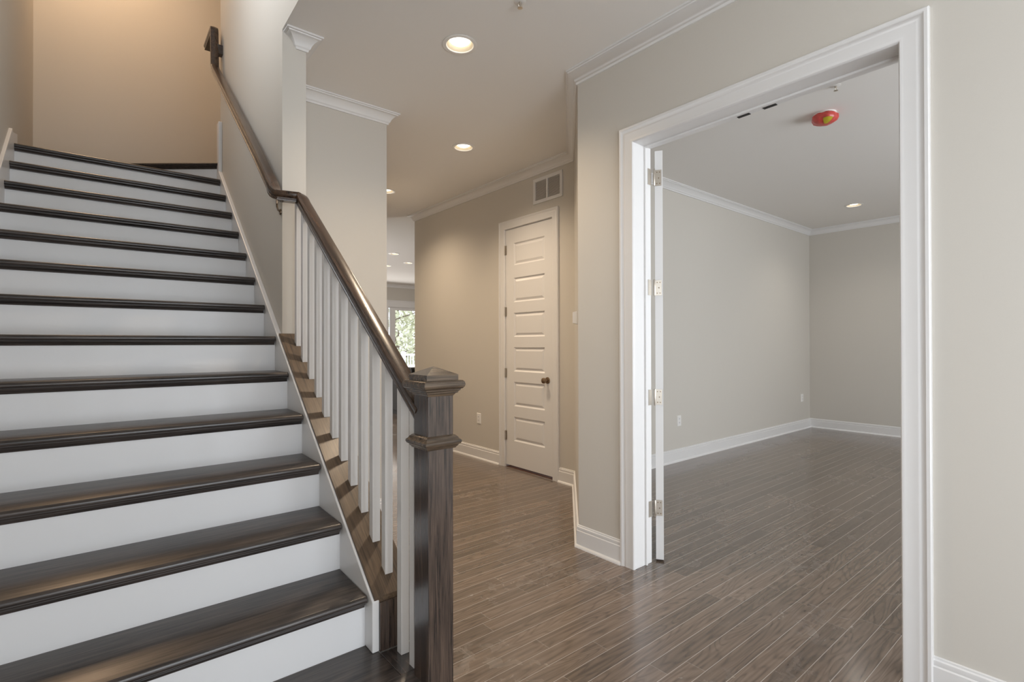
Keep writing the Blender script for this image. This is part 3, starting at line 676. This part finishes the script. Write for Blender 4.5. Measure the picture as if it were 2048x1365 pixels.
M_DECK = plain('deck_white', (.85, .85, .85), .6, noise=.03)
bm = B(); box(bm, 4, 13, FY+.14, FY+3.6, -.25, -.10); structure('deck', 'pale deck outside the patio door', 'deck', bm, plain('deck_boards', (.55, .52, .48), .7, noise=.1))
rlg = thing('deck_railing', 'white deck railing outside the patio door', 'railing', (8, FY+3.4, -.10))
bm = B(); box(bm, 4, 13, FY+3.37, FY+3.43, .86, .93); box(bm, 4, 13, FY+3.38, FY+3.42, -.02, .04); obj('rails', bm, M_DECK, rlg)
for i in range(5): bm = B(); x = 5+i*2; box(bm, x-.06, x+.06, FY+3.34, FY+3.46, -.10, 1.02); obj('post', bm, M_DECK, rlg)
for i in range(46): bm = B(); x = 7.0+i*.11; box(bm, x-.018, x+.018, FY+3.385, FY+3.415, .04, .86); obj('picket', bm, M_DECK, rlg)
bm = B(); box(bm, -20, 60, FY+3.6, 90, -3.2, -3.0); structure('ground', 'pale winter lawn beyond the deck', 'ground', bm, plain('lawn', (.42, .42, .30), .9, noise=.2, scale=2))
M_LEAF = plain('pale_foliage', (.55, .55, .40), .8, noise=.5, scale=3); M_BARK = plain('bark', (.18, .14, .11), .9, noise=.3)
def tree(x, y, h, r, seed, label):
    rnd = random.Random(seed)
    t = thing('tree', label, 'tree', (x, y, -3.0), 'trees beyond the deck')
    bm = B(); lathe(bm, (x, y, -3.0), [(.22, 0), (.16, h*.4), (.10, h*.75), (.02, h)], seg=10)
    for i in range(16):
        z = h*(.3+.6*rnd.random()); a = rnd.random()*2*PI; ln = r*(.6+.4*rnd.random()); dv = Vector((math.cos(a), math.sin(a), .35)); lathe(bm, (x, y, -3+z), [(.05, 0), (.008, ln)], axis=dv, seg=6)
    obj('trunk', bm, M_BARK, t)
    bm = B()
    for i in range(3600):
        a = rnd.random()*2*PI; zz = rnd.random(); rr = r*math.sqrt(rnd.random())*(1-.55*abs(zz-.35)*1.3); cl = rnd.random()
        p = Vector((x+rr*math.cos(a), y+rr*math.sin(a), -3+h*(.22+.8*zz)+rnd.gauss(0, .15)))
        n = Vector((rnd.gauss(0, 1), rnd.gauss(0, 1), rnd.gauss(0, 1))).normalized(); e = n.orthogonal().normalized()*rnd.uniform(.06, .15); g = n.cross(e)*.7
        bm.faces.new([bm.verts.new(q) for q in (p-e, p+g, p+e, p-g)])
    obj('foliage', bm, M_LEAF, t)
tree(12.6, 25.0, 9.0, 2.3, 1, 'pale green leafy tree filling most of the patio door view')
tree(16.8, 29.0, 8.0, 2.2, 2, 'pale tree at the right edge of the patio door view')

# front windows behind the viewer, where the daylight enters
def front_window(n, x0, x1, z0, z1, label, bars):
    w = structure(n, label, 'window', loc=(x0, -2.5, z0)); bm = B(); y0, y1 = -2.57, -2.51
    box(bm, x0, x0+.06, y0, y1, z0, z1); box(bm, x1-.06, x1, y0, y1, z0, z1); box(bm, x0, x1, y0, y1, z0, z0+.06); box(bm, x0, x1, y0, y1, z1-.06, z1)
    for k in range(1, bars): xx = x0+(x1-x0)*k/bars; box(bm, xx-.04, xx+.04, y0, y1, z0+.06, z1-.06)
    obj('frame', bm, M_TRIM, w)
front_window('window_2', 3.2, 6.8, .6, 2.5, 'wide study window behind the viewer', 3)
front_window('window_3', -.05, 1.95, .1, 2.55, 'entry sidelights behind the viewer', 3)
w5 = structure('added_window_5', 'added great room side window outside the frame', 'window', loc=(1.13, 9.8, .5)); bm = B()  # made-up window, added around the great room side fill
for q in ((8.45, 8.51, .5, 2.5), (11.09, 11.15, .5, 2.5), (8.51, 11.09, .5, .56), (8.51, 11.09, 2.44, 2.5), (9.77, 9.83, .56, 2.44)): box(bm, 1.10, 1.16, *q)
obj('frame', bm, M_TRIM, w5)
w6 = structure('added_window_6', 'added entry side window behind the viewer', 'window', loc=(XL*S, -1.35, .4)); bm = B()  # made-up window, added around the entry side fill
for q in ((-2.2, -2.14, .4, 2.55), (-.66, -.6, .4, 2.55), (-2.14, -.66, .4, .46), (-2.14, -.66, 2.49, 2.55), (-1.43, -1.37, .46, 2.49)): box(bm, XL-.08, XL-.03, *q)
obj('frame', bm, M_TRIM, w6, st=True)
w4 = structure('added_window_4', 'added stairwell window high in the left wall above the frame', 'window', loc=(XL*S, 2.96, 3.58)); bm = B()  # made-up window, added around the stair wall fill
for q in ((2.3, 2.36, 3.65, 5.25), (3.74, 3.8, 3.65, 5.25), (2.36, 3.74, 3.65, 3.71), (2.36, 3.74, 5.19, 5.25), (2.36, 3.74, 4.43, 4.48)): box(bm, XL-.08, XL-.03, *q)
obj('frame', bm, M_TRIM, w4, st=True)
